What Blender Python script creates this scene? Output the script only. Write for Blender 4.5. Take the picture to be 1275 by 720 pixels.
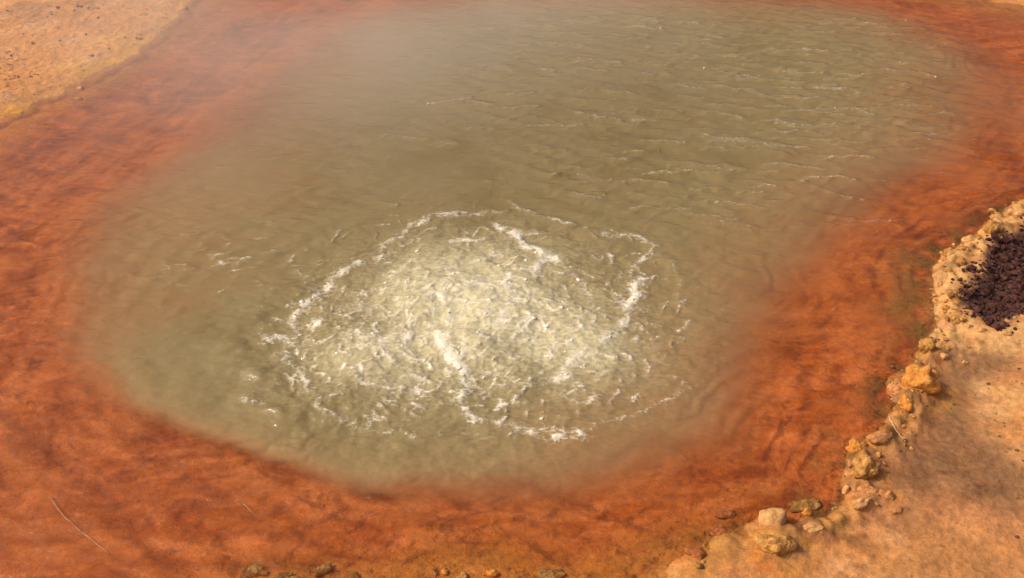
import bpy, bmesh, math, random
import numpy as np

R = math.radians
sc = bpy.context.scene
for o in list(bpy.data.objects):
    bpy.data.objects.remove(o)
col = sc.collection

# ------------------------------------------------------------------ camera
CAM_H, PITCH, HFOV = 2.2, R(36.0), R(55.0)
cam = bpy.data.cameras.new('camera')
cam.sensor_width = 36.0
cam.lens = 18.0 / math.tan(HFOV / 2)
cam.clip_start, cam.clip_end = 0.05, 500
cam_ob = bpy.data.objects.new('camera', cam)
cam_ob.location = (0, 0, CAM_H)
cam_ob.rotation_euler = (math.pi / 2 - PITCH, 0, 0)
col.objects.link(cam_ob)
sc.camera = cam_ob

# ------------------------------------------------------------------ sky, sun, exposure
SUN_DIR = np.array([-0.68, -0.05, 0.72]); SUN_DIR /= np.linalg.norm(SUN_DIR)
world = bpy.data.worlds.new('World'); sc.world = world; world.use_nodes = True
wn = world.node_tree.nodes; wl = world.node_tree.links
wn.clear()
sky = wn.new('ShaderNodeTexSky'); sky.sky_type = 'NISHITA'; sky.sun_disc = False
sky.sun_elevation = math.asin(SUN_DIR[2]); sky.sun_rotation = math.atan2(SUN_DIR[0], SUN_DIR[1])
sky.air_density = 1.0; sky.dust_density = 9.0; sky.ozone_density = 0.4
bg = wn.new('ShaderNodeBackground'); bg.inputs['Strength'].default_value = 0.148
wo = wn.new('ShaderNodeOutputWorld')
wl.new(sky.outputs[0], bg.inputs[0]); wl.new(bg.outputs[0], wo.inputs[0])
sun = bpy.data.lights.new('sun', 'SUN'); sun.energy = 2.35; sun.angle = R(3.0); sun.color = (1.0, 0.90, 0.76)
sun_ob = bpy.data.objects.new('sun', sun)
from mathutils import Vector, Matrix
sun_ob.rotation_euler = Vector(SUN_DIR).to_track_quat('Z', 'Y').to_euler()
sun_ob.location = (-6, 6, 9)
col.objects.link(sun_ob)
vs = sc.view_settings
vs.view_transform = 'Standard'; vs.look = 'None'; vs.gamma = 1.0; vs.exposure = -0.34; vs.use_curve_mapping = False
sc.cycles.use_denoising = True
sc.cycles.max_bounces = 5; sc.cycles.diffuse_bounces = 2; sc.cycles.glossy_bounces = 2; sc.cycles.transparent_max_bounces = 8; sc.cycles.volume_bounces = 1
sc.cycles.use_adaptive_sampling = True; sc.cycles.adaptive_threshold = 0.02
sc.cycles.volume_step_rate = 1.0

# ------------------------------------------------------------------ pixels to ground
W, H = 1275.0, 720.0
F = (W / 2) / math.tan(HFOV / 2)
def P(px, py, z=0.0):
    """where the sight line of a photo pixel meets the level z"""
    x, y = (px - W / 2) / F, -(py - H / 2) / F
    dy = math.cos(PITCH) + y * math.sin(PITCH)
    dz = -math.sin(PITCH) + y * math.cos(PITCH)
    t = (z - CAM_H) / dz
    return np.array([x * t, dy * t])
def PP(pts, z=0.0):
    return np.array([P(a[0], a[1], z) for a in pts])
def mpp(px, py):                       # metres per photo pixel, across the view, at a ground point
    return abs(P(px + 1, py)[0] - P(px, py)[0])

# ------------------------------------------------------------------ noise
def _hash(ix, iy, seed):
    h = (ix.astype(np.int64) * 374761393 + iy.astype(np.int64) * 668265263 + seed * 974634777) & 0x7fffffff
    h = ((h ^ (h >> 13)) * 1274126177) & 0x7fffffff
    h = h ^ (h >> 16)
    return h
def noise(x, y, seed=0):               # gradient noise, about -1..1
    ix = np.floor(x); iy = np.floor(y)
    fx = x - ix; fy = y - iy
    u = fx * fx * fx * (fx * (fx * 6 - 15) + 10); v = fy * fy * fy * (fy * (fy * 6 - 15) + 10)
    def g(a, b):
        an = (_hash(ix + a, iy + b, seed) & 1023) * (2 * math.pi / 1024)
        return np.cos(an) * (fx - a) + np.sin(an) * (fy - b)
    n0 = g(0, 0) * (1 - u) + g(1, 0) * u
    n1 = g(0, 1) * (1 - u) + g(1, 1) * u
    return (n0 * (1 - v) + n1 * v) * 1.5
def fbm(x, y, f, octv=4, seed=0, gain=0.5):
    s = np.zeros_like(x); a = 1.0; t = 0
    for i in range(octv):
        s += a * noise(x * f + 17.3 * i, y * f - 9.1 * i, seed + i * 7); t += a; a *= gain; f *= 2.03
    return s / t
def ridged(x, y, f, octv=3, seed=0):
    s = np.zeros_like(x); a = 1.0; t = 0
    for i in range(octv):
        s += a * (1 - np.abs(noise(x * f + 5.7 * i, y * f + 3.3 * i, seed + i * 5)) * 1.6); t += a; a *= 0.5; f *= 2.1
    return s / t
def sstep(a, b, x):
    t = np.clip((x - a) / (b - a), 0, 1)
    return t * t * (3 - 2 * t)
def mix(a, b, t):
    return a * (1 - t)[:, None] + np.asarray(b) * t[:, None]

def poly_sd(x, y, poly, vals=None):
    """signed distance to a closed outline (inside positive); also vals interpolated at the nearest edge point"""
    n = len(poly); best = np.full(x.shape, 1e9); inside = np.zeros(x.shape, bool)
    bv = np.zeros(x.shape) if vals is not None else None
    for i in range(n):
        a = poly[i]; b = poly[(i + 1) % n]
        ex, ey = b - a
        t = np.clip(((x - a[0]) * ex + (y - a[1]) * ey) / (ex * ex + ey * ey + 1e-12), 0, 1)
        d = np.hypot(x - a[0] - t * ex, y - a[1] - t * ey)
        m = d < best
        best = np.where(m, d, best)
        if vals is not None:
            bv = np.where(m, vals[i] * (1 - t) + vals[(i + 1) % n] * t, bv)
        if abs(ey) > 1e-12:
            c = ((a[1] > y) != (b[1] > y)) & (x < ex * (y - a[1]) / ey + a[0])
            inside ^= c
    return (np.where(inside, best, -best), bv) if vals is not None else np.where(inside, best, -best)
def line_d(x, y, pts):
    best = np.full(x.shape, 1e9)
    for a, b in zip(pts[:-1], pts[1:]):
        ex, ey = b - a
        t = np.clip(((x - a[0]) * ex + (y - a[1]) * ey) / (ex * ex + ey * ey + 1e-12), 0, 1)
        best = np.minimum(best, np.hypot(x - a[0] - t * ex, y - a[1] - t * ey))
    return best
def gauss(x, y, px, py, rx, ry, p=1.0):
    c = P(px, py); sx = rx * mpp(px, py); sy = abs(P(px, py - ry)[1] - P(px, py + ry)[1]) / 2
    return np.exp(-(((x - c[0]) / sx) ** 2 + ((y - c[1]) / sy) ** 2) ** p)
def smooth_closed(pts, k=2):
    p = np.asarray(pts, float)
    for _ in range(k):
        q = np.roll(p, -1, 0)
        p = np.stack([p * .75 + q * .25, p * .25 + q * .75], 1).reshape(-1, p.shape[1])
    return p

# ------------------------------------------------------------------ outlines read off the photograph
SHORE_PX = [(300,-18),(252,-4),(238,14),(225,32),(205,48),(186,64),(165,79),(140,93),(112,107),(80,121),(48,134),(20,151),(0,165),
    (-60,200),(-200,270),(-420,500),(-420,900),(0,900),(150,800),(290,742),(400,733),(500,729),(532,716),(555,706),(588,713),(613,708),
    (640,724),(700,731),(760,724),(800,713),(845,691),(880,670),(912,655),(940,650),(985,648),(1010,634),(1045,622),(1050,600),(1050,565),(1062,549),
    (1092,538),(1110,522),(1120,500),(1104,478),(1122,460),(1140,442),(1155,425),(1163,395),(1160,350),(1163,322),(1180,306),
    (1205,296),(1222,279),(1240,263),(1275,246),(1350,214),(1410,150),(1385,70),(1330,36),(1275,15),(1220,3),(1165,-4),(1100,-10),
    (1000,-20),(850,-34),(700,-42),(550,-46),(400,-38)]
SHORE = smooth_closed(PP(SHORE_PX), 1)
# edge of the deep pool: x, y, how wide its slope is in metres
DEEP_PX = [(450,586,.10),(500,590,.12),(560,590,.16),(620,588,.2),(720,572,.25),(800,550,.3),(860,515,.34),(892,455,.36),(915,395,.4),(955,335,.4),
    (1010,275,.5),(1070,238,.5),(1120,205,.5),(1172,170,.6),(1190,122,.65),(1182,72,.65),(1140,34,.55),(1060,8,.45),(900,-2,.4),(760,-4,.4),
    (640,-3,.4),(560,2,.4),(470,18,.5),(400,60,.6),(350,105,.6),(300,150,.6),(235,200,.6),(165,250,.55),(120,300,.5),(105,350,.4),(118,400,.3),(140,445,.2),
    (172,487,.12),(245,520,.08),(330,554,.07),(400,577,.08)]
_d = np.array([list(P(a, b)) + [w] for a, b, w in DEEP_PX])
_d[:, 2] = np.where(_d[:, 2] > .22, _d[:, 2] * 1.35, _d[:, 2])
_d = smooth_closed(_d, 1)
DEEP, DEEPW = _d[:, :2], _d[:, 2]
DARK = smooth_closed(PP([(1310,268),(1272,280),(1252,288),(1236,306),(1216,336),(1200,358),(1204,372),(1220,384),(1236,396),(1247,403),(1260,390),(1285,386),(1330,360),(1330,290)], .05), 1)
WETG = smooth_closed(PP([(1300,415),(1230,425),(1178,436),(1150,455),(1160,480),(1140,505),(1120,530),(1105,560),(1110,600),(1150,615),(1200,600),(1250,640),(1300,660),(1320,580),(1262,560),(1235,520),(1215,490),(1250,470)], .04), 1)

STONES = [
 # name, px, py(base middle), width px, height px, mat, block, lobes, turn, label, group
 ('stone',962,655,39,27,'pale',.62,0,12,'smooth pale squared stone sitting on top of the pitted tan stone by the water',None),
 ('stone',970,688,64,34,'tan',.3,6,5,'wide pitted tan stone just below the smooth pale squared stone',None),
 ('stone',1066,566,32,24,'orange',.2,6,40,'bright orange knobbly stone at the waterline joined to a ring-shaped tan lump',None),
 ('stone',1080,594,34,34,'tan',.2,7,70,'tan lumpy stone with swollen rim pressed against a bright orange stone',None),
 ('stone',1060,581,15,12,'pink',.3,3,10,'small pinkish stone on the water side of the tan lumpy stone',None),
 ('stone',1095,549,30,13,'pink',.6,0,10,'flat pinkish slab of crust just behind the bright orange stone',None),
 ('stone',1053,615,9,15,'pale',.6,0,80,'thin pale upright shard standing at the water edge',None),
 ('stone',1072,632,30,16,'pale',.5,4,20,'pale jagged star-shaped stone beside the thin upright shard',None),
 ('stone',1082,614,24,9,'pink',.7,0,-25,'low flat pink stone lying between the pale jagged stone and the tan lumpy stone',None),
 ('stone',1106,623,22,18,'pink',.3,4,30,'rounded brownish pink stone sunk into smooth sand near the pale jagged stone',None),
 ('stone',1116,638,18,8,'pink',.5,0,10,'low sandy stone barely rising from the smooth pinkish sand',None),
 ('stone',1128,510,26,22,'orange',.3,4,55,'orange rounded knob ending the diagonal ridge of crust at the waterline',None),
 ('stone',1117,492,30,18,'pink',.4,4,-52,'long pinkish ridge of crust running down to the orange rounded knob',None),
 ('stone',1142,487,52,40,'orange',.3,9,15,'largest orange crust lump, reaching from the water to the damp brown hollow',None),
 ('stone',1153,440,22,24,'tan',.3,6,0,'grey-tan encrusted stone behind the largest orange crust lump',None),
 ('stone',1175,446,10,8,'pale',.6,0,30,'tiny pale stone beside the grey-tan encrusted stone',None),
 ('stone',1201,453,9,5,'pale',.7,0,0,'tiny whitish stone lying alone in the damp brown hollow',None),
 ('stone',1208,302,21,11,'pale',.6,0,5,'pale flat stone at the waterline below the dark gravel patch rim',None),
 ('stone',1013,659,24,8,'pale',.7,0,10,'thin pale flake of crust behind the wide pitted tan stone',None),
 ('stone',1005,643,18,14,'orange',.4,4,0,'small orange crumbly stone in the dark crack beside the squared stone',None),
 ('stone',1000,634,46,10,'olive',.2,9,10,'olive-brown mossy crust lump at the waterline behind the orange crumbly stone',None),
 ('stone',897,666,36,15,'rust',.5,3,-10,'low dark rusty stone at the waterline near the pitted tan stone',None),
 ('stone',905,644,32,11,'rust',.4,4,20,'rust-stained stone just under the shallow water off the squared stone',None),
 ('stone',866,694,36,17,'rust',.4,5,0,'rusty crust lump at the tip of the sandy bank',None),
 ('stone',1040,630,16,8,'olive',.4,4,0,'small olive stone in the gap of the crust rim by the upright shard',None),
 ('stone',553,716,13,13,'orange',.3,4,0,'bright rounded orange stone standing out of the near shallows',None),
 ('stone',541,719,10,10,'pink',.3,3,0,'small pink stone touching the bright rounded orange stone',None),
 ('stone',576,723,18,12,'tan',.3,5,0,'small tan stone between the two orange stones in the near shallows',None),
 ('stone',612,719,26,14,'orange',.3,7,0,'crumbly orange stone breaking the surface of the near shallows',None),
 ('stone',316,716,44,16,'olive',.4,5,0,'long olive submerged stone in the rusty shallows',None),
 ('stone',352,722,30,13,'olive',.4,3,10,'small olive submerged stone between two larger submerged stones',None),
 ('stone',374,731,44,16,'olive',.3,4,-10,'rounded olive-brown submerged stone among smaller submerged ones',None),
 ('stone',402,716,30,20,'olive',.4,5,30,'olive submerged stone with a dark rusty shadow side, farthest into the pool of its row',None),
 ('stone',440,722,24,12,'olive',.4,4,0,'small brownish submerged stone at the end of the submerged row',None),
 ('stone',684,722,46,16,'olive',.3,3,0,'smooth olive submerged stone alone in the near shallows',None),
 ('stone',229,14,14,10,'pale',.5,3,0,'pale stone on the far sandy bank near the steam',None),
 ('stone',100,113,9,6,'pale',.5,0,0,'tiny white stone lapped by water at the far sandy bank',None),
 ('stone',97,126,12,6,'pink',.5,0,10,'small pinkish stone awash off the far sandy bank',None),
]
SHARED = ('tiny tan stone bedded in the pale crust between the dark gravel and the water', 'tiny stones in the crust rim')
STONES += [('stone',) + tuple(p) + (.4, 4, 0) + ((q, None) if q else SHARED) for *p, q in [(*a[:5], a[5]) for a in [
 (1196,313,13,11,'tan','knobbly tan stone just inland of the pale flat stone at the waterline'), (1187,308,8,7,'pale',None), (1180,316,15,10,'tan','low tan stone at the water edge next to the knobbly tan stone'),
 (1234,292,24,26,'tan','tall tan crust lump against the upper edge of the dark gravel'), (1239,274,17,9,'pale','flat pale stone on the crust behind the tall tan lump'), (1266,270,24,16,'pale','broad pale crust stone behind the dark gravel'),
 (1171,358,12,10,'pink','pinkish stone at the waterline facing the dark gravel'), (1164,370,9,6,'pale',None), (1190,402,16,14,'tan','round tan stone at the foot of the dark gravel on the pool side'),
 (1169,416,12,10,'pale',None), (1177,385,10,8,'orange','small orange stone between dark gravel and olive water edge'), (1222,414,14,8,'pale','low pale stone below the tip of the dark gravel'),
 (1206,408,10,7,'pale',None), (1254,418,16,8,'pale','wide low pale stone on sand inland of the dark gravel tip'), (1183,340,10,7,'tan',None), (1219,300,9,7,'tan',None), (1160,428,11,9,'pink','little pink stone touching the grey-tan encrusted stone'), (1254,402,8,6,'pale',None), (1166,398,8,6,'tan',None)]]]
MOUNDS = [(*P(t[1], t[2] - t[4] * .25, .02), t[3] * mpp(t[1], t[2]) * .5, t[4] * mpp(t[1], t[2]) * .5) for t in STONES if t[1] > 820]
def mounds(x, y):
    h = np.zeros_like(x)
    for cx, cy, rw, rh in MOUNDS:
        R0 = rw * 1.5 + .015
        m = (np.abs(x - cx) < R0 * 2.2) & (np.abs(y - cy) < R0 * 2.2)
        q = np.hypot(x[m] - cx, y[m] - cy) / R0
        h[m] = np.maximum(h[m], (.5 * rh + .003) * np.exp(-q ** 2 * 1.3))
    return h

def basin(x, y):
    """signed distances with ragged edges"""
    wx = x + 0.035 * fbm(x, y, 3.5, 3, 11); wy = y + 0.035 * fbm(x, y, 3.5, 3, 23)
    lf = sstep(-.8, -1.6, x)
    wx = wx + lf * .07 * fbm(x, y, 5, 4, 13); wy = wy + lf * .07 * fbm(x, y, 5, 4, 17)
    s = poly_sd(wx, wy, SHORE)                        # + in the water
    wx = x + 0.07 * fbm(x, y, 2.2, 4, 31); wy = y + 0.06 * fbm(x, y, 2.2, 4, 47)
    dp, w = poly_sd(wx, wy, DEEP, DEEPW)              # + in the pool
    return s, dp, w

def height(x, y, s, dp, w):
    d = -s
    shelf = -(0.012 + 0.05 * sstep(0, 0.5, s))
    shelf += sstep(0.03, 0.2, s) * (0.010 * fbm(x * 0.55, y * 1.4, 5, 4, 3) + 0.004 * ridged(x * 0.5, y * 1.5, 14, 2, 8))
    t = np.clip((dp - .09 + w * 0.2) / (w * 1.6 + .08), 0, 1)
    pool = -0.62 * t ** 1.35 - 0.25 * np.clip(dp, 0, 1.2)
    zw = shelf + pool
    right = sstep(0.2, 1.2, x)
    near_right = sstep(0.3, 1.0, x) * sstep(5.6, 4.6, y)
    lump = fbm(x, y, 9, 4, 61)
    edge = np.exp(-((d - 0.05) / 0.05) ** 2)
    zl = 0.07 * np.clip(d, 0, 0.15) + 0.045 * np.clip(d, 0, 40) * np.exp(-d / 30) - 0.012
    crag = ridged(x, y, 16, 3, 67)
    rimb = np.exp(-((d - .045) / .07) ** 2)
    zl += near_right * (0.022 * edge * (0.6 + 1.4 * lump) + 0.012 * sstep(0, .05, d) + rimb * (.028 * (crag - .62) + .010 * fbm(x, y, 34, 3, 69)))
    zl += sstep(0, 0.12, d) * (0.014 * fbm(x, y, 3, 4, 71) + 0.006 * lump + 0.0035 * fbm(x, y, 40, 3, 73) * (0.5 + near_right))
    # washed ripples and a low scarp on the far-left bank
    left = sstep(-0.8, -1.6, x)
    zl += left * (0.012 * sstep(0.06, 0.24, d + 0.09 * fbm(x, y, 4, 4, 77)) + 0.012 * ridged(x, y * 2.0, 9, 3, 79) * sstep(.08, .3, d) + .007 * fbm(x, y, 24, 3, 83) * sstep(.05, .2, d))
    mo = mounds(x, y)
    zl += mo * (.75 + .8 * lump)
    wg = poly_sd(x + .05 * lump, y + .05 * fbm(x, y, 8, 3, 5), WETG)
    zl -= 0.014 * sstep(-0.04, 0.08, wg)
    dk = poly_sd(x + .05 * lump, y + .05 * fbm(x, y, 8, 3, 6), DARK)
    zl += 0.008 * np.exp(-((dk + 0.05) / 0.06) ** 2) - 0.04 * sstep(-.02, .12, dk)
    k = sstep(-0.02, 0.02, s)
    zw = zw + .8 * mo * (.7 + .8 * lump)
    return zl * (1 - k) + zw * k, wg, dk

def axis(segs):
    out = []
    for a, b, n in segs:
        out += list(np.linspace(a, b, n, endpoint=False))
    out.append(segs[-1][1]); return np.array(out)
def grow(a, b, n):                     # coarser and coarser towards b, for the far ground
    return a + (b - a) * (np.linspace(0, 1, n + 1)[1:] ** 3)

def grid_mesh(name, xs, ys, keep=None):
    X, Y = np.meshgrid(xs, ys); nx, ny = len(xs), len(ys)
    return X.ravel(), Y.ravel(), nx, ny
def build_grid(name, x, y, z, nx, ny, keep=None, attrs=(), mat=None):
    idx = np.arange(nx * ny).reshape(ny, nx)
    q = np.stack([idx[:-1, :-1], idx[:-1, 1:], idx[1:, 1:], idx[1:, :-1]], -1).reshape(-1, 4)
    if keep is not None:
        q = q[keep[q].any(1)]
        used = np.unique(q); remap = np.full(nx * ny, -1); remap[used] = np.arange(len(used)); q = remap[q]
    else:
        used = slice(None)
    co = np.stack([x, y, z], -1)[used]
    me = bpy.data.meshes.new(name)
    me.vertices.add(len(co)); me.vertices.foreach_set('co', co.ravel().astype(np.float32))
    me.loops.add(q.size); me.loops.foreach_set('vertex_index', q.ravel().astype(np.int32))
    me.polygons.add(len(q))
    me.polygons.foreach_set('loop_start', np.arange(0, q.size, 4, dtype=np.int32))
    me.polygons.foreach_set('loop_total', np.full(len(q), 4, np.int32))
    me.polygons.foreach_set('use_smooth', np.ones(len(q), bool))
    for nm, a in attrs:
        a = a[used]
        if a.ndim == 2:
            at = me.attributes.new(nm, 'FLOAT_COLOR', 'POINT')
            at.data.foreach_set('color', np.concatenate([a, np.ones((len(a), 1))], 1).ravel().astype(np.float32))
        else:
            at = me.attributes.new(nm, 'FLOAT', 'POINT'); at.data.foreach_set('value', a.astype(np.float32))
    me.update(); me.validate()
    ob = bpy.data.objects.new(name, me); col.objects.link(ob)
    if mat: me.materials.append(mat)
    return ob

# ------------------------------------------------------------------ material helpers
def new_mat(name):
    m = bpy.data.materials.new(name); m.use_nodes = True
    n = m.node_tree.nodes; n.clear()
    return m, n, m.node_tree.links
def nd(n, t, **kw):
    o = n.new(t)
    for k, v in kw.items():
        if k in ('operation', 'blend_type', 'data_type', 'attribute_name', 'feature', 'noise_dimensions', 'clamp', 'use_clamp', 'distribution'):
            setattr(o, k, v)
        else:
            o.inputs[k].default_value = v
    return o

# ------------------------------------------------------------------ ground (banks, shelf and pool bed, one sheet)
def ground_material():
    m, n, l = new_mat('mineral_ground')
    att = nd(n, 'ShaderNodeAttribute', attribute_name='tint'); wet = nd(n, 'ShaderNodeAttribute', attribute_name='wet')
    tc = n.new('ShaderNodeTexCoord')
    g1 = nd(n, 'ShaderNodeTexNoise', Scale=55.0, Detail=4.0, Roughness=0.65); l.new(tc.outputs['Object'], g1.inputs['Vector'])
    g2 = nd(n, 'ShaderNodeTexNoise', Scale=210.0, Detail=2.0, Roughness=0.7); l.new(tc.outputs['Object'], g2.inputs['Vector'])
    hs = n.new('ShaderNodeHueSaturation')
    mr = nd(n, 'ShaderNodeMapRange'); mr.inputs['From Min'].default_value = .3; mr.inputs['From Max'].default_value = .7
    mr.inputs['To Min'].default_value = .74; mr.inputs['To Max'].default_value = 1.24
    l.new(g1.outputs['Fac'], mr.inputs['Value'])
    mr2 = nd(n, 'ShaderNodeMapRange'); mr2.inputs['From Min'].default_value = .3; mr2.inputs['From Max'].default_value = .7
    mr2.inputs['To Min'].default_value = .84; mr2.inputs['To Max'].default_value = 1.16
    l.new(g2.outputs['Fac'], mr2.inputs['Value'])
    mu = nd(n, 'ShaderNodeMath', operation='MULTIPLY'); l.new(mr.outputs[0], mu.inputs[0]); l.new(mr2.outputs[0], mu.inputs[1])
    l.new(att.outputs['Color'], hs.inputs['Color']); l.new(mu.outputs[0], hs.inputs['Value'])
    b = n.new('ShaderNodeBsdfPrincipled'); o = n.new('ShaderNodeOutputMaterial')
    l.new(hs.outputs[0], b.inputs['Base Color'])
    rr = nd(n, 'ShaderNodeMapRange'); rr.inputs['To Min'].default_value = .92; rr.inputs['To Max'].default_value = .42
    l.new(wet.outputs['Fac'], rr.inputs['Value']); l.new(rr.outputs[0], b.inputs['Roughness'])
    b.inputs['Specular IOR Level'].default_value = .3
    bp = nd(n, 'ShaderNodeBump', Strength=.7, Distance=.007); l.new(g1.outputs['Fac'], bp.inputs['Height'])
    bp2 = nd(n, 'ShaderNodeBump', Strength=.5, Distance=.0022); l.new(g2.outputs['Fac'], bp2.inputs['Height'])
    l.new(bp.outputs[0], bp2.inputs['Normal']); l.new(bp2.outputs[0], b.inputs['Normal'])
    l.new(b.outputs[0], o.inputs[0])
    return m

C_SAND = np.array([.59, .245, .070]); C_SAND2 = np.array([.64, .305, .11]); C_OCH = np.array([.68, .31, .050])
C_ORNG = np.array([.50, .125, .012]); C_RED = np.array([.42, .098, .018]); C_MATL = np.array([.66, .215, .060]); C_DKOR = np.array([.25, .045, .004])
C_WET = np.array([.235, .112, .045]); C_PINK = np.array([.43, .17, .070]); C_OLIVE = np.array([.16, .10, .022])
C_DARK = np.array([.075, .032, .026]); C_SILT = np.array([.32, .235, .11]); C_BROWN = np.array([.17, .065, .022])

def ground():
    xs = np.concatenate([-3.3 - grow(0, 60, 26)[::-1], axis([(-3.3, 2.7, 690)]), 2.7 + grow(0, 60, 26)])
    ys = np.concatenate([1.45 - grow(0, 60, 26)[::-1], axis([(1.45, 5.0, 440), (5.0, 7.2, 170)]), 7.2 + grow(0, 90, 30)])
    x, y, nx, ny = grid_mesh('ground', xs, ys)
    s, dp, w = basin(x, y)
    z, wg, dk = height(x, y, s, dp, w)
    d = -s
    n1 = fbm(x, y, 2.5, 5, 101); n2 = fbm(x, y, 9, 4, 107); n3 = fbm(x, y, 30, 3, 109)
    # dry banks
    c = mix(np.tile(C_SAND, (len(x), 1)), C_SAND2, sstep(-.2, .5, n1 + .5 * n2))
    c = mix(c, C_PINK, .8 * sstep(0.1, .5, fbm(x, y, 1.8, 4, 113)))
    c = mix(c, C_PINK, .6 * np.clip(gauss(x, y, 1140, 640, 130, 40), 0, 1))
    c = mix(c, C_SAND, .8 * np.clip(gauss(x, y, 1170, 700, 160, 45), 0, 1))
    c = mix(c, C_OCH, .85 * np.clip(gauss(x, y, 150, 58, 40, 12) + gauss(x, y, 18, 138, 30, 9) + gauss(x, y, 95, 88, 34, 10), 0, 1) * sstep(-.9, .1, n2 + .3))
    c = mix(c, C_BROWN, .5 * sstep(.25, .55, n3 + .4 * n1) * sstep(.05, .2, d))
    c = mix(c, C_WET * 1.15, .55 * sstep(.05, .5, fbm(x, y, 2.1, 5, 177)) * sstep(.0, .1, d)); c = mix(c, np.array([.66, .36, .17]), .5 * sstep(.1, .5, fbm(x, y, 4.2, 4, 179)))
    c = mix(c, C_BROWN * .9, .7 * sstep(.12, .4, fbm(x, y * 1.3, 38, 2, 199)) * sstep(.0, .35, fbm(x, y, 3.1, 3, 201)) * (1 - sstep(-.5, .5, x)) * sstep(.1, .25, d))
    c = mix(c, C_BROWN, .75 * np.clip(gauss(x, y, 945, 694, 60, 10) + gauss(x, y, 1035, 668, 55, 14) + gauss(x, y, 1230, 620, 70, 14), 0, 1) * sstep(-.4, .2, n2 + .3 * n3))  # brown under the pitted stone paints its shade and a wet stain together
    # damp ground behind the right rim
    wgm = sstep(-.05, .09, wg + .03 * n2)
    c = mix(c, C_WET, .92 * wgm); c = mix(c, C_BROWN, .6 * wgm * sstep(.05, .5, fbm(x * .5, y * 1.5, 14, 3, 119)))
    # olive algae fringe along the right shore, rusty fringe elsewhere
    nr = sstep(0.2, .9, x) * sstep(5.6, 5.0, y)
    fr = np.exp(-((d + .0) / .06) ** 2)
    c = mix(c, C_BROWN, .45 * nr * fr * sstep(-.3, .4, n2))
    rimb = nr * np.exp(-((d - .04) / .06) ** 2)
    c = mix(c, C_OCH * .8, .55 * rimb * sstep(-.1, .3, fbm(x, y, 12, 3, 163)))
    c = mix(c, C_OLIVE, .8 * rimb * sstep(.12, .4, fbm(x, y, 10, 4, 167)))
    c = mix(c, C_RED * .8, .7 * rimb * sstep(.12, .4, fbm(x, y, 14, 4, 173)))
    mo = mounds(x, y); mm = sstep(.002, .012, mo)
    c = mix(c, C_OCH * .9, .6 * mm * sstep(-.3, .2, fbm(x, y, 15, 3, 193))); c = mix(c, C_ORNG, .6 * mm * sstep(.0, .4, fbm(x, y, 11, 3, 197)))
    shoulder = nr * sstep(.42, .02, d)
    c = mix(c, C_BROWN * 1.2, .8 * shoulder * sstep(-.15, .3, fbm(x, y, 11, 4, 181) + .3 * n3))
    c = mix(c, C_PINK * .8, .5 * shoulder * sstep(-.1, .4, fbm(x, y, 7, 4, 183)))
    crack = sstep(.90, .98, ridged(x + .06 * n2, y + .06 * n3, 5, 2, 187)) * nr * sstep(.03, .1, d) * sstep(-.1, .4, n1 + .4 * n2)
    c = mix(c, C_BROWN * .7, .75 * crack)
    c = mix(c, C_OLIVE * .8, .7 * nr * np.exp(-((d - .01) / .03) ** 2) * sstep(-.2, .3, fbm(x, y, 13, 4, 191)))
    c = mix(c, np.array([.72, .40, .15]), .75 * np.clip(np.exp(-((dk + .07) / .07) ** 2) + gauss(x, y, 1205, 422, 60, 12) + gauss(x, y, 1245, 505, 35, 30), 0, 1) * sstep(-.45, .15, n2))
    dkm = sstep(-.03, .03, dk + .05 * n2)
    c = mix(c, C_DARK, .95 * dkm)
    lp = sstep(0.16, 0.0, d + .08 * n2) * (1 - nr)
    c = mix(c, C_OCH * .8, .8 * lp * sstep(-.3, .3, n2 + .3)); c = mix(c, C_ORNG, .6 * sstep(.06, -.01, d + .05 * n2) * (1 - nr))
    lfb = sstep(-.8, -1.6, x); c = mix(c, C_DKOR * 1.2, .75 * lfb * np.exp(-((d - .015) / .03) ** 2) * sstep(-.35, .2, n2)); c = mix(c, C_OCH, .8 * lfb * np.exp(-((d - .11) / .05) ** 2) * sstep(-.2, .3, fbm(x, y, 2.2, 3, 207)))
    # shelf under water: rusty mats drawn out in streaks
    wx = x + .18 * fbm(x, y, 1.9, 3, 131); wy = y + .15 * fbm(x, y, 2.1, 4, 137)
    cc = P(590, 300); tt = 1.7 * np.arctan2(y - cc[1], x - cc[0]); vv = dp + .10 * fbm(x, y, 2.3, 4, 141)
    st = .60 * fbm(wx * .30, wy * 1.35, 9, 4, 139, .55) + .95 * fbm(tt * .26, vv * 1.5, 8, 4, 143, .55); st2 = ridged(wx * .4, wy * 1.2, 6, 3, 149)
    sh = np.tile(C_ORNG, (len(x), 1))
    sh = mix(sh, C_RED, sstep(-.5, .6, n1 + .6 * fbm(x, y, 1.1, 3, 151))); sh = mix(sh, C_MATL, .5 * sstep(.0, .5, fbm(x, y * 1.3, 1.5, 3, 153)))
    sh = mix(sh, C_MATL, .85 * sstep(-.05, .4, st)); sh = mix(sh, C_DKOR, .85 * sstep(.02, .42, -st)); sh = mix(sh, C_MATL, .5 * sstep(.70, .92, st2)); sh = mix(sh, C_DKOR, .6 * sstep(.80, .95, ridged(wx * .35, wy * 1.1, 4.3, 3, 157))); sh = mix(sh, C_MATL * 1.08, .35 * sstep(.10, .4, fbm(wx * .4, wy, 17, 2, 159))); sh = mix(sh, C_DKOR, .25 * sstep(.10, .4, -fbm(wx * .4, wy, 19, 2, 161)))
    sh = mix(sh, C_OLIVE, .75 * nr * np.exp(-((s - .03) / .07) ** 2) * sstep(-.25, .3, n2 + .3 * n1))
    sh = mix(sh, C_OLIVE * 1.25, .9 * np.clip(gauss(x, y, 1140, 330, 26, 34) + gauss(x, y, 1128, 385, 35, 50), 0, 1) * sstep(-.6, .2, n2))
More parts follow.
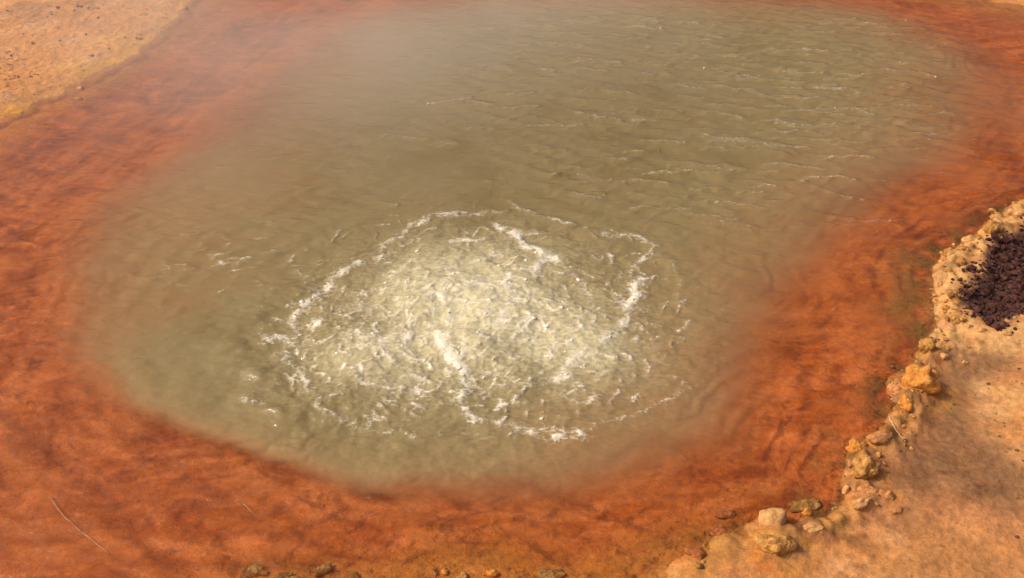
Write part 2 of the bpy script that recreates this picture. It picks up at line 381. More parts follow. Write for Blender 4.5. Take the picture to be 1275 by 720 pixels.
    sh = mix(sh, C_OCH * .8, .6 * np.exp(-((s - .02) / .10) ** 2) * (1 - nr))
    k = sstep(-.012, .012, s)
    c = mix(c, np.zeros(3), k) + sh * k[:, None]
    c = mix(c, C_SILT, sstep(-.25, .55, dp / w))
    wet = np.clip(sstep(.10, 0., d) + .8 * wgm + .4 * dkm, 0, 1)
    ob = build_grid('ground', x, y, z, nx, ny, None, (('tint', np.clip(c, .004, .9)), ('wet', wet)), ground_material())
    ob['kind'] = 'structure'
    return ob, xs, ys, z.reshape(ny, nx)

ground_ob, GX, GY, GZ = ground()
def ground_z(px, py):
    i = np.clip(np.searchsorted(GX, px) - 1, 0, len(GX) - 2); j = np.clip(np.searchsorted(GY, py) - 1, 0, len(GY) - 2)
    u = (px - GX[i]) / (GX[i + 1] - GX[i]); v = (py - GY[j]) / (GY[j + 1] - GY[j])
    return (GZ[j, i] * (1 - u) + GZ[j, i + 1] * u) * (1 - v) + (GZ[j + 1, i] * (1 - u) + GZ[j + 1, i + 1] * u) * v
def on_ground(px, py):
    """point on the ground sheet seen at a photo pixel"""
    z = 0.0
    for _ in range(6):
        p = P(px, py, z); z = float(ground_z(np.array(p[0]), np.array(p[1])))
    return p[0], p[1], z

# ------------------------------------------------------------------ water
def water_material():
    m, n, l = new_mat('spring_water')
    tu = nd(n, 'ShaderNodeAttribute', attribute_name='murk'); fo = nd(n, 'ShaderNodeAttribute', attribute_name='froth'); ae = nd(n, 'ShaderNodeAttribute', attribute_name='bubbles')
    tc = n.new('ShaderNodeTexCoord')
    mp = n.new('ShaderNodeMapping'); mp.inputs['Scale'].default_value = (.72, 1.0, 1.0); l.new(tc.outputs['Object'], mp.inputs['Vector'])
    # broken froth and painted crest glints: noise threshold against the froth amount, plus bubble lace
    f1 = nd(n, 'ShaderNodeTexNoise', Scale=110.0, Detail=3.0, Roughness=.75); l.new(mp.outputs[0], f1.inputs['Vector'])
    vo = nd(n, 'ShaderNodeTexVoronoi', feature='DISTANCE_TO_EDGE', Scale=55.0, Randomness=1.0)
    wv = nd(n, 'ShaderNodeVectorMath', operation='MULTIPLY_ADD'); wv.inputs[1].default_value = (.03, .03, .03)
    l.new(f1.outputs['Color'], wv.inputs[0]); l.new(mp.outputs[0], wv.inputs[2]); l.new(wv.outputs[0], vo.inputs['Vector'])
    lace = nd(n, 'ShaderNodeMapRange'); lace.inputs['From Min'].default_value = .0; lace.inputs['From Max'].default_value = .16
    lace.inputs['To Min'].default_value = .22; lace.inputs['To Max'].default_value = -.05; l.new(vo.outputs['Distance'], lace.inputs['Value'])
    a1 = nd(n, 'ShaderNodeMath', operation='ADD'); l.new(f1.outputs['Fac'], a1.inputs[0]); l.new(lace.outputs[0], a1.inputs[1])
    a2 = nd(n, 'ShaderNodeMath', operation='ADD'); l.new(a1.outputs[0], a2.inputs[0]); l.new(fo.outputs['Fac'], a2.inputs[1])
    foam = nd(n, 'ShaderNodeMapRange'); foam.interpolation_type = 'SMOOTHSTEP'; foam.inputs['From Min'].default_value = .82; foam.inputs['From Max'].default_value = 1.40
    l.new(a2.outputs[0], foam.inputs['Value'])
    # aerated water, mottled
    f2 = nd(n, 'ShaderNodeTexNoise', Scale=75.0, Detail=3.0, Roughness=.65); l.new(mp.outputs[0], f2.inputs['Vector'])
    b1 = nd(n, 'ShaderNodeMapRange'); b1.inputs['From Min'].default_value = .32; b1.inputs['From Max'].default_value = .68; b1.inputs['To Min'].default_value = -.55; b1.inputs['To Max'].default_value = .38
    l.new(f2.outputs['Fac'], b1.inputs['Value'])
    b2 = nd(n, 'ShaderNodeMath', operation='MULTIPLY_ADD', use_clamp=True)   # bubbles + mottling * bubbles^.5
    sq = nd(n, 'ShaderNodeMath', operation='POWER'); sq.inputs[1].default_value = .6; l.new(ae.outputs['Fac'], sq.inputs[0])
    ic = nd(n, 'ShaderNodeMath', operation='MULTIPLY_ADD'); ic.inputs[1].default_value = -.35; ic.inputs[2].default_value = 1.0; l.new(ae.outputs['Fac'], ic.inputs[0])
    im = nd(n, 'ShaderNodeMath', operation='MULTIPLY'); l.new(ic.outputs[0], im.inputs[0]); l.new(b1.outputs[0], im.inputs[1])
    l.new(im.outputs[0], b2.inputs[0]); l.new(sq.outputs[0], b2.inputs[1]); l.new(ae.outputs['Fac'], b2.inputs[2])
    kh = nd(n, 'ShaderNodeMix', data_type='RGBA'); sa = nd(n, 'ShaderNodeAttribute', attribute_name='silt_tint'); l.new(sa.outputs['Color'], kh.inputs[6]); kh.inputs[7].default_value = (.66, .60, .38, 1)
    l.new(b2.outputs[0], kh.inputs[0])
    wh = nd(n, 'ShaderNodeMix', data_type='RGBA'); wh.inputs[7].default_value = (.78, .72, .58, 1)
    l.new(foam.outputs[0], wh.inputs[0]); l.new(kh.outputs[2], wh.inputs[6])
    df = n.new('ShaderNodeBsdfDiffuse'); l.new(wh.outputs[2], df.inputs['Color'])
    tr = n.new('ShaderNodeBsdfTransparent'); tr.inputs[0].default_value = (.97, .93, .86, 1)
    mxa = nd(n, 'ShaderNodeMath', operation='MAXIMUM'); l.new(tu.outputs['Fac'], mxa.inputs[0]); l.new(foam.outputs[0], mxa.inputs[1])
    mxb = nd(n, 'ShaderNodeMath', operation='MAXIMUM'); l.new(mxa.outputs[0], mxb.inputs[0]); l.new(b2.outputs[0], mxb.inputs[1])
    tl = n.new('ShaderNodeBsdfTranslucent'); tl.inputs[0].default_value = (.42, .30, .13, 1)
    sca = n.new('ShaderNodeAddShader'); l.new(df.outputs[0], sca.inputs[0]); l.new(tl.outputs[0], sca.inputs[1])
    body = n.new('ShaderNodeMixShader'); l.new(mxb.outputs[0], body.inputs[0]); l.new(tr.outputs[0], body.inputs[1]); l.new(sca.outputs[0], body.inputs[2])
    # ripples too fine for the mesh
    r1 = nd(n, 'ShaderNodeTexNoise', Scale=42.0, Detail=3.0, Roughness=.55)
    mp2 = n.new('ShaderNodeMapping'); mp2.inputs['Scale'].default_value = (.55, 1.0, 1.0); l.new(tc.outputs['Object'], mp2.inputs['Vector']); l.new(mp2.outputs[0], r1.inputs['Vector'])
    bp = nd(n, 'ShaderNodeBump', Strength=1.0, Distance=.006); l.new(r1.outputs['Fac'], bp.inputs['Height'])
    bf = bp
    l.new(bf.outputs[0], df.inputs['Normal'])
    gl = nd(n, 'ShaderNodeBsdfGlossy', Roughness=.08); l.new(bf.outputs[0], gl.inputs['Normal'])
    fz = nd(n, 'ShaderNodeFresnel', IOR=1.33); l.new(bf.outputs[0], fz.inputs['Normal'])
    out = n.new('ShaderNodeMixShader'); l.new(fz.outputs[0], out.inputs[0]); l.new(body.outputs[0], out.inputs[1]); l.new(gl.outputs[0], out.inputs[2])
    o = n.new('ShaderNodeOutputMaterial'); l.new(out.outputs[0], o.inputs[0])
    return m

AER = [(552,368,92,64,.62),(640,392,80,55,.38),(455,446,72,34,.34),(550,455,110,36,.22),(740,440,70,42,.30),(655,318,80,30,.18),(720,410,60,50,.2),(600,405,240,130,.12)]
STREAKS = [  # points, width px, strength
 ([(498,292),(515,280),(545,268),(600,266)],10,.5), ([(560,302),(600,300)],9,.55), ([(618,280),(640,292),(660,312),(690,326),(665,340)],9,.75),
 ([(634,252),(665,268),(712,282)],6,.4), ([(750,292),(790,294),(820,308),(795,326),(782,345)],7,.5), ([(795,352),(790,372),(780,385)],12,.75),
 ([(785,392),(770,415),(745,435),(715,450),(690,475)],12,.5), ([(715,478),(742,492),(735,505)],8,.4), ([(805,400),(815,440)],6,.3),
 ([(632,340),(630,362),(634,385),(624,412)],10,.55), ([(545,424),(560,446),(575,466),(580,480)],9,.75), ([(580,470),(572,500),(582,516),(610,526),(648,534),(690,544)],9,.55),
 ([(690,544),(722,541)],10,.75), ([(722,541),(755,526),(800,512),(850,488)],6,.35), ([(362,402),(372,385),(388,374),(410,352),(450,328)],9,.5),
 ([(332,420),(362,422)],9,.5), ([(388,412),(398,402)],10,.5), ([(350,440),(370,462),(392,490),(402,515),(430,528)],7,.36), ([(300,496),(325,505)],5,.35), ([(430,528),(470,535),(520,545)],6,.3),
 ([(188,346),(212,340),(240,334)],6,.32), ([(272,328),(292,330)],7,.5), ([(302,324),(314,320)],6,.55), ([(285,300),(300,304)],5,.3),
 ([(470,330),(478,305),(500,296)],7,.4), ([(440,420),(480,430),(515,440)],14,.3), ([(505,245),(520,238),(545,234)],4,.2), ([(690,325),(720,350),(740,375)],7,.35), ([(820,318),(835,325),(845,345),(848,380)],6,.28), ([(840,470),(860,485)],6,.3), ([(450,470),(500,490),(560,505)],10,.25)]

def water():
    b0, b1 = P(330, 560), P(860, 235)
    xs = np.concatenate([axis([(-3.6, b0[0], 250), (b0[0], b1[0] + .1, 400), (b1[0] + .1, 2.9, 190), (2.9, 5.0, 60)])])
    ys = axis([(1.4, b0[1], 100), (b0[1], b1[1], 360), (b1[1], 7.0, 310), (7.0, 8.4, 50)])
    x, y, nx, ny = grid_mesh('water', xs, ys)
    s, dp, w = basin(x, y)
    gz, _, _ = height(x, y, s, dp, w)
    depth = np.clip(-gz, 0, 3)
    # froth and aeration
    wx = x + .04 * fbm(x, y, 6, 4, 201); wy = y + .04 * fbm(x, y, 6, 4, 211)
    aer = np.zeros_like(x)
    for px, py, rx, ry, a in AER:
        aer = np.maximum(aer, 0) + a * gauss(wx, wy, px, py, rx, ry, 1.3)
    aer = np.clip(aer, 0, 1)
    fr = np.zeros((ny, nx))
    wx2 = (x + .022 * fbm(x, y, 13, 4, 221, .6)).reshape(ny, nx); wy2 = (y + .022 * fbm(x, y, 13, 4, 231, .6)).reshape(ny, nx)
    def lay(p, wd, a):                    # lay one streak into the field
        pad = wd * 3 + .05
        i0, i1 = np.searchsorted(xs, [p[:, 0].min() - pad, p[:, 0].max() + pad]); j0, j1 = np.searchsorted(ys, [p[:, 1].min() - pad, p[:, 1].max() + pad])
        sl = (slice(j0, j1), slice(i0, i1))
        if j1 <= j0 or i1 <= i0: return
        dl = line_d(wx2[sl], wy2[sl], p) / wd
        fr[sl] = np.maximum(fr[sl], a * np.exp(-dl ** 1.4 * .8))
    for pts, wd, a in STREAKS:
        lay(PP(pts), wd * .85 * mpp(*pts[len(pts) // 2]), a * .98)
    boil = np.clip(sum(gauss(x, y, *g) for g in ((590, 395, 255, 140, 1.6), (390, 440, 110, 90, 1.3))), 0, 1)
    rg = random.Random(77)
    bc = P(590, 400)
    for _ in range(46):                   # loose flecks drifting left of the boil
        c = P(rg.gauss(275, 38), rg.gauss(322, 20)); an = rg.gauss(0, .5); L = rg.uniform(.008, .03)
        lay(np.array([c + L * t * np.array([math.cos(an), math.sin(an)]) for t in (-1, 0, 1)]), rg.uniform(.006, .010), rg.uniform(.25, .48))
    for _ in range(900):                  # short broken crests all over the boil
        px, py = rg.gauss(575, 135), rg.gauss(405, 70)
        if ((px - 590) / 270) ** 2 + ((py - 400) / 150) ** 2 > 1: continue
        c = P(px, py); an = math.atan2(c[1] - bc[1], c[0] - bc[0]) + math.pi / 2 + rg.gauss(0, .7); L = rg.uniform(.006, .04); bend = rg.uniform(-.4, .4)
        q = np.array([c + L * (t * np.array([math.cos(an), math.sin(an)]) + bend * t * t * np.array([-math.sin(an), math.cos(an)])) for t in (-1, -.4, .2, 1)])
        lay(q, rg.uniform(.004, .009), rg.uniform(.2, .58))
    fr = fr.ravel()
    fr = fr * np.clip(.88 + 1.1 * fbm(x, y, 19, 3, 241), 0, 1.25) + .18 * boil * sstep(.5, .95, ridged(x, y, 10, 3, 251)) + .10 * boil
    fr = np.clip(fr + .04 * aer, 0, 1)
    # waves: rings out of the boil, wind chop, and rough boiling water
    c = P(600, 390); r = np.hypot(x - c[0], y - c[1]); th = np.arctan2(y - c[1], x - c[0])
    ph = r + .10 * fbm(x, y, 1.6, 3, 261) + .03 * fbm(x, y, 5, 2, 265)
    calm = .6 + .4 * sstep(0, .25, s)
    ring = np.sin(ph * 2 * math.pi / .13) * (.2 + fbm(x, y, 2.6, 3, 271)) * .0035 * np.exp(-((r - 1.3) / 1.1) ** 2)
    wx3 = x + .10 * fbm(x, y, 2.3, 3, 331); wy3 = y + .09 * fbm(x, y, 2.3, 3, 341)
    chop = .0085 * ridged(wx3 * .45, wy3, 7, 4, 281) + .0060 * fbm(wx3 * .55, wy3, 14, 4, 291)
    gust = sstep(-.35, .5, fbm(x, y, .9, 3, 351))
    far = sstep(3.4, 5.0, y) * sstep(-1.2, .8, x)
    # travelling wavelets: many small trochoidal trains, crests mostly across the pool
    rw = np.random.RandomState(9); sea = np.zeros_like(x); shx = np.zeros_like(x); shy = np.zeros_like(x)
    px_, py_ = x + .05 * fbm(x, y, 1.8, 3, 421), y + .05 * fbm(x, y, 1.8, 3, 423)
    for k in range(34):
        lam = .036 * (3.6 ** rw.rand()); an = R(90 + rw.normal() * 26); kk = 2 * math.pi / lam; A = .030 / kk * (1 + .5 * rw.rand())
        q = kk * (px_ * math.cos(an) + py_ * math.sin(an)) + rw.rand() * 6.28
        sea += A * np.sin(q); shx += A * math.cos(an) * np.cos(q); shy += A * math.sin(an) * np.cos(q)
    env = (.35 + .65 * sstep(-.3, .4, fbm(x, y, 1.3, 3, 427)))
    zone = .85 + .5 * sstep(3.3, 4.6, y) * sstep(-1.6, .6, x) * sstep(.0, .5, s)
    sea *= env * zone; shx *= env * zone; shy *= env * zone
    # thin raised crests over the far half, sky glints painted in froth colour
    fr = fr.reshape(ny, nx); before = fr.copy(); rq = random.Random(31)
    for _ in range(420):
        px, py = rq.uniform(470, 1175), 25 + 260 * rq.random() ** 1.3
        if rq.random() > (.25 + .75 * min(1, max(0, (px - 560) / 300))) * (1 if py < 190 else .35): continue
        c = P(px, py); an = rq.gauss(-.06, .16); L = rq.uniform(.03, .13); bend = rq.gauss(0, .16)
        q = np.array([c + L * np.array([t * math.cos(an), t * math.sin(an) + bend * t * t + .06 * rq.gauss(0, 1)]) for t in (-1, -.5, 0, .5, 1)])
        lay(q, rq.uniform(.008, .016), rq.uniform(.24, .42))
    crest = np.clip(fr - before, 0, 1).ravel(); fr = fr.ravel()
    vs_ = s + .09 * fbm(x, y, 2.1, 3, 431)
    lap = (np.sin(vs_ * 2 * math.pi / .075) + .6 * np.sin(vs_ * 2 * math.pi / .047 + 1.3)) * sstep(-.1, .5, fbm(x, y, 2.4, 3, 433) + .15) * (1 - sstep(-.1, .25, dp)) * sstep(.02, .15, s)
    z = .0017 * lap + .012 * crest + calm * (sea + ring + chop * (.45 + .4 * gust + .3 * far))
    z += boil * (.034 * aer + .026 * fbm(x, y, 4.5, 3, 301) + (1 - .5 * aer) * (.007 * (ridged(x * .8, y, 11, 3, 311) - .6) + .004 * fbm(x, y, 30, 3, 317))) + .010 * fr
    z = np.where(s > 0, z, z * .3) - .003
    # suspended silt: khaki in the pool, rusty over the shelf, in drifting swirls
    sw = fbm(x + .15 * fbm(x, y, 2, 3, 361), y + .15 * fbm(x, y, 2, 3, 363), 2.6, 4, 367)
    sw2 = fbm(wx3 * .5, wy3 * 1.2, 7, 4, 369)
    soft = sstep(.1, .35, w)
    mk = sstep(0, .62, (dp + .055 + .50 * w + .10 * w * sw + .012 * sw2) / (1.5 * w + .012))
    mk = np.clip(mk + (1 - mk) * (.08 + .27 * sstep(-.35, .5, sw + .4 * sw2)) * sstep(0, .12, s), 0, 1)
    wide = .55 + .55 * sstep(-.2, -1.0, x) * sstep(2.6, 3.2, y) + .25 * sstep(.9, 1.6, x)
    rust = 1 - sstep(-.25, .42 + .5 * soft, dp / wide + .25 * sw * soft + .22 * sw2)
    gfr = gauss(x, y, 1215, 105, 95, 85, 1.5); mk = np.maximum(mk, .62 * gfr * (.8 + .4 * sw))
    rust = np.clip(rust, 0, 1) * (.15 + .85 * np.maximum(soft, sstep(.02, -.06, dp)))
    rust = np.maximum(rust, .22 * soft * sstep(.1, .5, sw + .3 * sw2) * sstep(1.4, .5, dp))
    silt = mix(np.tile(np.array([.225, .175, .080]), (len(x), 1)), np.array([.185, .138, .055]), .7 * sstep(.0, .5, -sw - .4 * sw2))
    rc = mix(np.tile(np.array([.265, .150, .066]), (len(x), 1)), np.array([.42, .135, .036]), sstep(.02, -.28, dp) * (1 - .6 * gfr))
    silt = silt * (1 - rust)[:, None] + rc * rust[:, None]
    ob = build_grid('water', x + shx, y + shy, z, nx, ny, s > -.12, (('murk', mk), ('silt_tint', silt), ('froth', fr), ('bubbles', aer)), water_material())  # froth also carries the painted glints of the far crests
    ob['kind'] = 'structure'
    return xs, ys, z.reshape(ny, nx), fr.reshape(ny, nx), aer.reshape(ny, nx)
WX, WY, WZ, WF, WA = water()

# ------------------------------------------------------------------ stones
def stone_material(name, ca, cb, cc, rough=.85, pit=.5, scale=1.0):
    m, n, l = new_mat(name)
    tc = n.new('ShaderNodeTexCoord')
    n1 = nd(n, 'ShaderNodeTexNoise', Scale=38.0 * scale, Detail=6.0, Roughness=.65); l.new(tc.outputs['Object'], n1.inputs['Vector'])
    n2 = nd(n, 'ShaderNodeTexNoise', Scale=190.0 * scale, Detail=4.0, Roughness=.7); l.new(tc.outputs['Object'], n2.inputs['Vector'])
    v = nd(n, 'ShaderNodeTexVoronoi', Scale=120.0 * scale); l.new(tc.outputs['Object'], v.inputs['Vector'])
    rp = n.new('ShaderNodeValToRGB'); e = rp.color_ramp.elements
    e[0].position = .34; e[0].color = (*ca, 1); e[1].position = .68; e[1].color = (*cc, 1); k = e.new(.5); k.color = (*cb, 1)
    l.new(n1.outputs['Fac'], rp.inputs[0])
    hs = n.new('ShaderNodeHueSaturation'); mr = nd(n, 'ShaderNodeMapRange'); mr.inputs['From Min'].default_value = .3; mr.inputs['From Max'].default_value = .7; mr.inputs['To Min'].default_value = .75; mr.inputs['To Max'].default_value = 1.2
    l.new(n2.outputs['Fac'], mr.inputs['Value']); l.new(mr.outputs[0], hs.inputs['Value']); l.new(rp.outputs[0], hs.inputs['Color'])
    b = n.new('ShaderNodeBsdfPrincipled'); b.inputs['Roughness'].default_value = rough; b.inputs['Specular IOR Level'].default_value = .25
    l.new(hs.outputs[0], b.inputs['Base Color'])
    b1 = nd(n, 'ShaderNodeBump', Strength=pit, Distance=.006); l.new(n1.outputs['Fac'], b1.inputs['Height'])
    b2 = nd(n, 'ShaderNodeBump', Strength=pit, Distance=.004); l.new(v.outputs['Distance'], b2.inputs['Height']); l.new(b1.outputs[0], b2.inputs['Normal'])
    b3 = nd(n, 'ShaderNodeBump', Strength=.5, Distance=.0015); l.new(n2.outputs['Fac'], b3.inputs['Height']); l.new(b2.outputs[0], b3.inputs['Normal'])
    l.new(b3.outputs[0], b.inputs['Normal'])
    o = n.new('ShaderNodeOutputMaterial'); l.new(b.outputs[0], o.inputs[0])
    return m
SM = {
 'pale': stone_material('pale_sinter', (.48,.22,.07), (.62,.33,.125), (.70,.41,.18), pit=.35),
 'tan': stone_material('tan_sinter', (.26,.105,.022), (.52,.25,.065), (.66,.37,.13), pit=.8),
 'orange': stone_material('orange_sinter', (.40,.115,.014), (.62,.25,.045), (.70,.34,.095), pit=.6),
 'pink': stone_material('pinkish_sinter', (.36,.13,.04), (.52,.23,.08), (.62,.31,.12), pit=.4),
 'olive': stone_material('olive_stained', (.18,.08,.014), (.30,.145,.033), (.42,.21,.06), rough=.55, pit=.6),
 'rust': stone_material('rust_stained', (.20,.05,.010), (.36,.11,.025), (.46,.18,.055), rough=.6, pit=.6),
 'dark': stone_material('dark_scoria', (.028,.009,.007), (.070,.022,.015), (.15,.065,.045), rough=.75, pit=.6),
 'grit': stone_material('brown_grit', (.10,.045,.018), (.22,.10,.04), (.42,.21,.09), pit=.4),
}
def n3(p, f, seed):                    # cheap smooth 3-D noise from three 2-D slices
    return (noise(p[:, 0] * f + seed, p[:, 1] * f + p[:, 2] * f * .5, seed) + noise(p[:, 1] * f - seed, p[:, 2] * f + p[:, 0] * f * .5, seed + 3) + noise(p[:, 2] * f + 2 * seed, p[:, 0] * f - p[:, 1] * f * .5, seed + 5)) / 2.2
_ico = {}
def ico(sub):
    if sub not in _ico:
        bm = bmesh.new(); bmesh.ops.create_icosphere(bm, subdivisions=sub, radius=1.0)
        _ico[sub] = (np.array([v.co[:] for v in bm.verts]), np.array([[v.index for v in f.verts] for f in bm.faces])); bm.free()
    return _ico[sub]
def stone_shape(seed, sub=4, block=.0, rough=.22, lobes=0):
    v, f = ico(sub); v = v.copy(); rs = np.random.RandomState(seed)
    if lobes:                          # grown-together nodules
        r = np.full(len(v), .62)
        for _ in range(lobes):
            c = rs.normal(size=3); c[2] = abs(c[2]) * .8; c /= np.linalg.norm(c)
            r = np.maximum(r, (.72 + .35 * rs.rand()) - .55 * np.arccos(np.clip(v @ c, -1, 1)) ** 2 * (1 + 2 * rs.rand()))
        v *= r[:, None]
    if block:                          # knock flat faces off
        for _ in range(11):
            c = rs.normal(size=3); c /= np.linalg.norm(c); lim = .62 + .22 * rs.rand()
            dd = v @ c - lim; v -= np.outer(np.clip(dd, 0, 9) * block, c)
    v *= (1 + rough * n3(v, 1.3, seed) + rough * .55 * n3(v, 3.1, seed + 9) + rough * .32 * n3(v, 7, seed + 19))[:, None]
    return v, f
def mesh_from(name, v, f, mat, smooth=True):
    me = bpy.data.meshes.new(name); me.from_pydata(v.tolist(), [], f.tolist())
    me.polygons.foreach_set('use_smooth', np.full(len(f), smooth)); me.materials.append(mat); me.update()
    return me

for i, (nm, px, py, wp, hp, mt, blk, lob, turn, label, group) in enumerate(STONES):
    gx, gy, gz = on_ground(px, py - hp * .25)
    m = mpp(px, py) * 1.0
    wid = wp * m * .56; hei = hp * m * .62
    big = wp > 18
    v, f = stone_shape(400 + i * 13, 4 if big else 3, blk, .10 if nm == 'stone' and i == 0 else .24, lob)
    v *= np.array([wid, min(wid, max(hei * 1.0, wid * .6)), hei])
    a = R(turn); v = v @ np.array([[math.cos(a), math.sin(a), 0], [-math.sin(a), math.cos(a), 0], [0, 0, 1]])
    ob = bpy.data.objects.new(nm, mesh_from(nm, v, f, SM[mt]))
    ob.location = (gx, gy, gz + hei * .06)
    ob['label'] = label; ob['category'] = 'stone'
    if group: ob['group'] = group
    col.objects.link(ob)

# ------------------------------------------------------------------ twigs
def twig(pts, rad, mat, label, z_off=.004, flat=None):
    pos = []
    for px, py in pts:
        if flat is None:
            gx, gy, gz = on_ground(px, py); pos.append((gx, gy, gz + z_off))
        else:
            q = P(px, py, flat); pos.append((q[0], q[1], flat))
    rng = random.Random(int(pts[0][0])); fine = []
    for a, b in zip(pos[:-1], pos[1:]):
        for k in range(5):
            t = k / 5; fine.append(Vector(a).lerp(Vector(b), t) + Vector((rng.uniform(-1, 1), rng.uniform(-1, 1), 0)) * rad * .6)
    fine.append(Vector(pos[-1]))
    bm = bmesh.new(); rings = []
    for i, p in enumerate(fine):
        d = (fine[min(i + 1, len(fine) - 1)] - fine[max(i - 1, 0)]).normalized()
        s1 = d.cross(Vector((0, 0, 1))).normalized(); s2 = s1.cross(d)
        r = rad * (1 - .55 * i / (len(fine) - 1)) * rng.uniform(.85, 1.15)
        rings.append([bm.verts.new(p + (s1 * math.cos(k * math.pi / 4) + s2 * math.sin(k * math.pi / 4)) * r) for k in range(8)])
    for a, b in zip(rings[:-1], rings[1:]):
        for k in range(8): bm.faces.new((a[k], a[(k + 1) % 8], b[(k + 1) % 8], b[k])).smooth = True
    bm.faces.new(rings[0][::-1]); bm.faces.new(rings[-1])
    me = bpy.data.meshes.new('twig'); bm.to_mesh(me); bm.free(); me.materials.append(mat)
    o = bpy.data.objects.new('twig', me); o['label'] = label; o['category'] = 'twig'; col.objects.link(o)
M_TWIG = stone_material('dry_twig', (.36,.22,.09), (.52,.34,.16), (.62,.44,.24), pit=.2)
M_TWIG2 = stone_material('bleached_twig', (.50,.30,.18), (.62,.42,.28), (.70,.52,.38), pit=.2)
twig([(1106,520),(1112,530),(1120,543),(1127,551)], .0035, M_TWIG, 'short straw-coloured twig lying on the damp bank by the flat pinkish slab')
twig([(62,621),(80,645),(104,666),(136,692)], .0032, M_TWIG2, 'long bleached twig lying in the rusty shallows', .010)
twig([(304,630),(320,646)], .0022, M_TWIG2, 'short thin bleached twig in the shallows above the submerged stones', .010)

# ------------------------------------------------------------------ loose gravel, crumbs, bubbles (uncountable)
def scatter(name, label, cat, pts, sizes, mat, seed, flat=.7, sink=.2, sub=1, half=False):
    rs = np.random.RandomState(seed); bv, bf = ico(sub)
    allv, allf = [], []; off = 0
    for (x, y, z), s in zip(pts, sizes):
        v = bv * (1 + .28 * rs.uniform(-1, 1, (len(bv), 1)))
        an = rs.uniform(0, 6.28); c, sn = math.cos(an), math.sin(an)
        v = v * np.array([s * rs.uniform(.7, 1.3), s * rs.uniform(.7, 1.2), s * flat * rs.uniform(.7, 1.2)])
        v = v @ np.array([[c, sn, 0], [-sn, c, 0], [0, 0, 1]])
        allv.append(v + np.array([x, y, z + s * flat * (.5 - sink)])); allf.append(bf + off); off += len(bv)
    o = bpy.data.objects.new(name, mesh_from(name, np.concatenate(allv), np.concatenate(allf), mat, sub > 1))
    o['kind'] = 'stuff'; o['label'] = label; o['category'] = cat
    col.objects.link(o); return o
def ground_pts(n, x0, x1, y0, y1, dens, seed):
    rs = np.random.RandomState(seed); x = rs.uniform(x0, x1, n); y = rs.uniform(y0, y1, n)
    k = rs.rand(n) < dens(x, y); x, y = x[k], y[k]
    return np.stack([x, y, ground_z(x, y)], -1)
rs = np.random.RandomState(5)
def d_dark(x, y): return sstep(-.07, .06, poly_sd(x, y, DARK) + .08 * fbm(x, y, 9, 3, 7))
p = ground_pts(13000, 1.5, 2.4, 2.7, 4.2, d_dark, 1)
scatter('dark_gravel', 'dark maroon-brown rough gravel in a hollow ringed by pale crust', 'gravel', p, rs.lognormal(math.log(.0046), .62, len(p)), SM['dark'], 2, .9, .1)
def d_crust(x, y):
    s = poly_sd(x, y, SHORE); dk = poly_sd(x, y, DARK)
    return np.clip(.9 * np.exp(-((s + .05) / .05) ** 2) * sstep(.9, 1.2, x) + .4 * np.exp(-((dk + .05) / .06) ** 2), 0, 1) * sstep(-.25, .25, fbm(x, y, 6, 3, 8)) * (s < .03)
p = ground_pts(9000, .5, 2.4, 1.6, 4.4, d_crust, 3)
scatter('crust_crumbs', 'loose tan crumbs of mineral crust along the bank rim', 'crumbs', p, rs.lognormal(math.log(.0048), .55, len(p)), SM['tan'], 4, .8, .25)
def d_rim(x, y):
    s = poly_sd(x, y, SHORE)
    return sstep(-.12, -.05, s) * sstep(.035, .0, s) * sstep(.35, .7, x) * sstep(-.2, .25, fbm(x, y, 5, 3, 12))
p = ground_pts(2600, .3, 2.4, 1.5, 4.6, d_rim, 21)
scatter('crust_nodules', 'knobbly rust and tan mineral crust along the waterline of the dry bank', 'crust', p, np.minimum(rs.lognormal(math.log(.0085), .4, len(p)), .02), SM['tan'], 22, .6, .5, 2)
p = ground_pts(3600, .3, 2.4, 1.5, 4.6, lambda x, y: d_rim(x + .013, y + .01), 31)
scatter('stained_nodules', 'olive-brown stained crust nodules between the shore stones', 'crust', p, np.minimum(rs.lognormal(math.log(.0075), .4, len(p)), .02), SM['olive'], 32, .6, .45, 2)
def d_left(x, y):
    s = poly_sd(x, y, SHORE)
    return sstep(-.05, -.16, s) * (.05 + .95 * sstep(.05, .4, fbm(x, y, 3.2, 4, 9)))
p = ground_pts(7000, -3.9, -1.6, 4.0, 6.6, d_left, 5)
scatter('brown_gravel', 'scattered brown grit on the far sandy bank', 'gravel', p, rs.lognormal(math.log(.0042), .5, len(p)), SM['grit'], 6, .8, .15)
def d_lr(x, y):
    s = poly_sd(x, y, SHORE)
    return sstep(-.1, -.3, s) * sstep(.05, .4, fbm(x, y, 3, 3, 10)) * .9
p = ground_pts(1600, .6, 2.2, 1.5, 3.2, d_lr, 7)
scatter('brown_flakes', 'thin brown flakes strewn over the smooth sand', 'flakes', p, rs.lognormal(math.log(.0035), .4, len(p)), SM['grit'], 8, .35, .1)

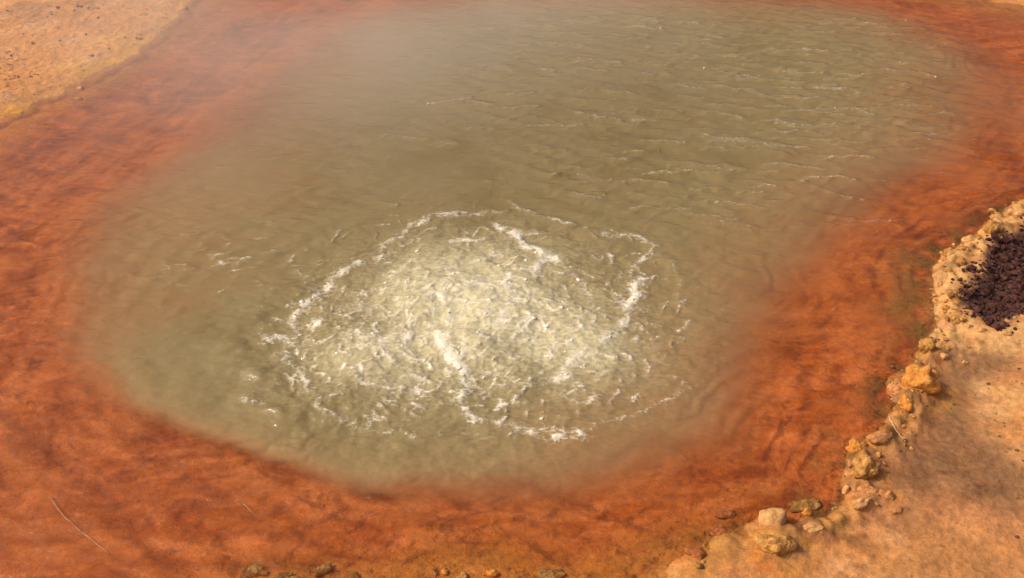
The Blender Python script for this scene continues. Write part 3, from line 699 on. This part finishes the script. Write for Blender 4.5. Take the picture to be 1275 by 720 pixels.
# ------------------------------------------------------------------ steam drifting over the far-left part of the pool
def steam():
    m, n, l = new_mat('steam')
    tc = n.new('ShaderNodeTexCoord')
    no = nd(n, 'ShaderNodeTexNoise', Scale=1.3, Detail=3.0, Roughness=.55, Distortion=.5)
    mp = n.new('ShaderNodeMapping'); mp.inputs['Scale'].default_value = (2.0, 1.6, .9); l.new(tc.outputs['Object'], mp.inputs['Vector']); l.new(mp.outputs[0], no.inputs['Vector'])
    ln = nd(n, 'ShaderNodeVectorMath', operation='LENGTH'); l.new(tc.outputs['Object'], ln.inputs[0])
    fo = nd(n, 'ShaderNodeMapRange'); fo.interpolation_type = 'SMOOTHSTEP'; fo.inputs['From Min'].default_value = 1.0; fo.inputs['From Max'].default_value = .1; l.new(ln.outputs['Value'], fo.inputs['Value'])
    mr = nd(n, 'ShaderNodeMapRange'); mr.inputs['From Min'].default_value = .30; mr.inputs['From Max'].default_value = .72; mr.inputs['To Max'].default_value = .72; l.new(no.outputs['Fac'], mr.inputs['Value'])
    mu = nd(n, 'ShaderNodeMath', operation='MULTIPLY'); l.new(fo.outputs[0], mu.inputs[0]); l.new(mr.outputs[0], mu.inputs[1])
    v = n.new('ShaderNodeVolumePrincipled'); v.inputs['Color'].default_value = (.96, .92, .87, 1); v.inputs['Anisotropy'].default_value = .2
    l.new(mu.outputs[0], v.inputs['Density'])
    o = n.new('ShaderNodeOutputMaterial'); l.new(v.outputs[0], o.inputs['Volume'])
    vv, ff = ico(4)
    ob = bpy.data.objects.new('steam', mesh_from('steam', vv, ff, m))
    ob.location = (-.9, 4.4, .58); ob.scale = (2.5, 2.1, .54); ob.rotation_euler = (0, 0, R(20))
    ob['kind'] = 'stuff'; ob['label'] = 'thin white steam drifting over the pool beside the far sandy bank'; ob['category'] = 'steam'
    col.objects.link(ob)
steam()

# froth bubbles riding on the boil
def bubble_material():
    m, n, l = new_mat('bubble_film')
    b = n.new('ShaderNodeBsdfPrincipled'); b.inputs['Base Color'].default_value = (.80, .74, .60, 1); b.inputs['Roughness'].default_value = .18
    b.inputs['Subsurface Weight'].default_value = 0.0
    o = n.new('ShaderNodeOutputMaterial'); l.new(b.outputs[0], o.inputs[0]); return m
def froth():
    r = np.random.RandomState(12); n = 150000
    x = r.uniform(WX[0], WX[-1], n); y = r.uniform(WY[0], WY[-1], n)
    i = np.clip(np.searchsorted(WX, x), 0, len(WX) - 1); j = np.clip(np.searchsorted(WY, y), 0, len(WY) - 1)
    pr = np.clip((WF[j, i] - .30) * 1.5, 0, 1) ** 1.6 + .05 * np.clip(WA[j, i] - .12, 0, 1) * (WF[j, i] > .1)
    k = r.rand(n) < pr; x, y, i, j = x[k], y[k], i[k], j[k]
    pts = np.stack([x, y, WZ[j, i] - .001], -1)
    scatter('froth_bubbles', 'white froth of small bubbles riding on the boiling water', 'froth', pts, r.lognormal(math.log(.0030), .5, len(pts)), bubble_material(), 14, .7, .35, 2)
    print('bubbles', len(pts))
froth()
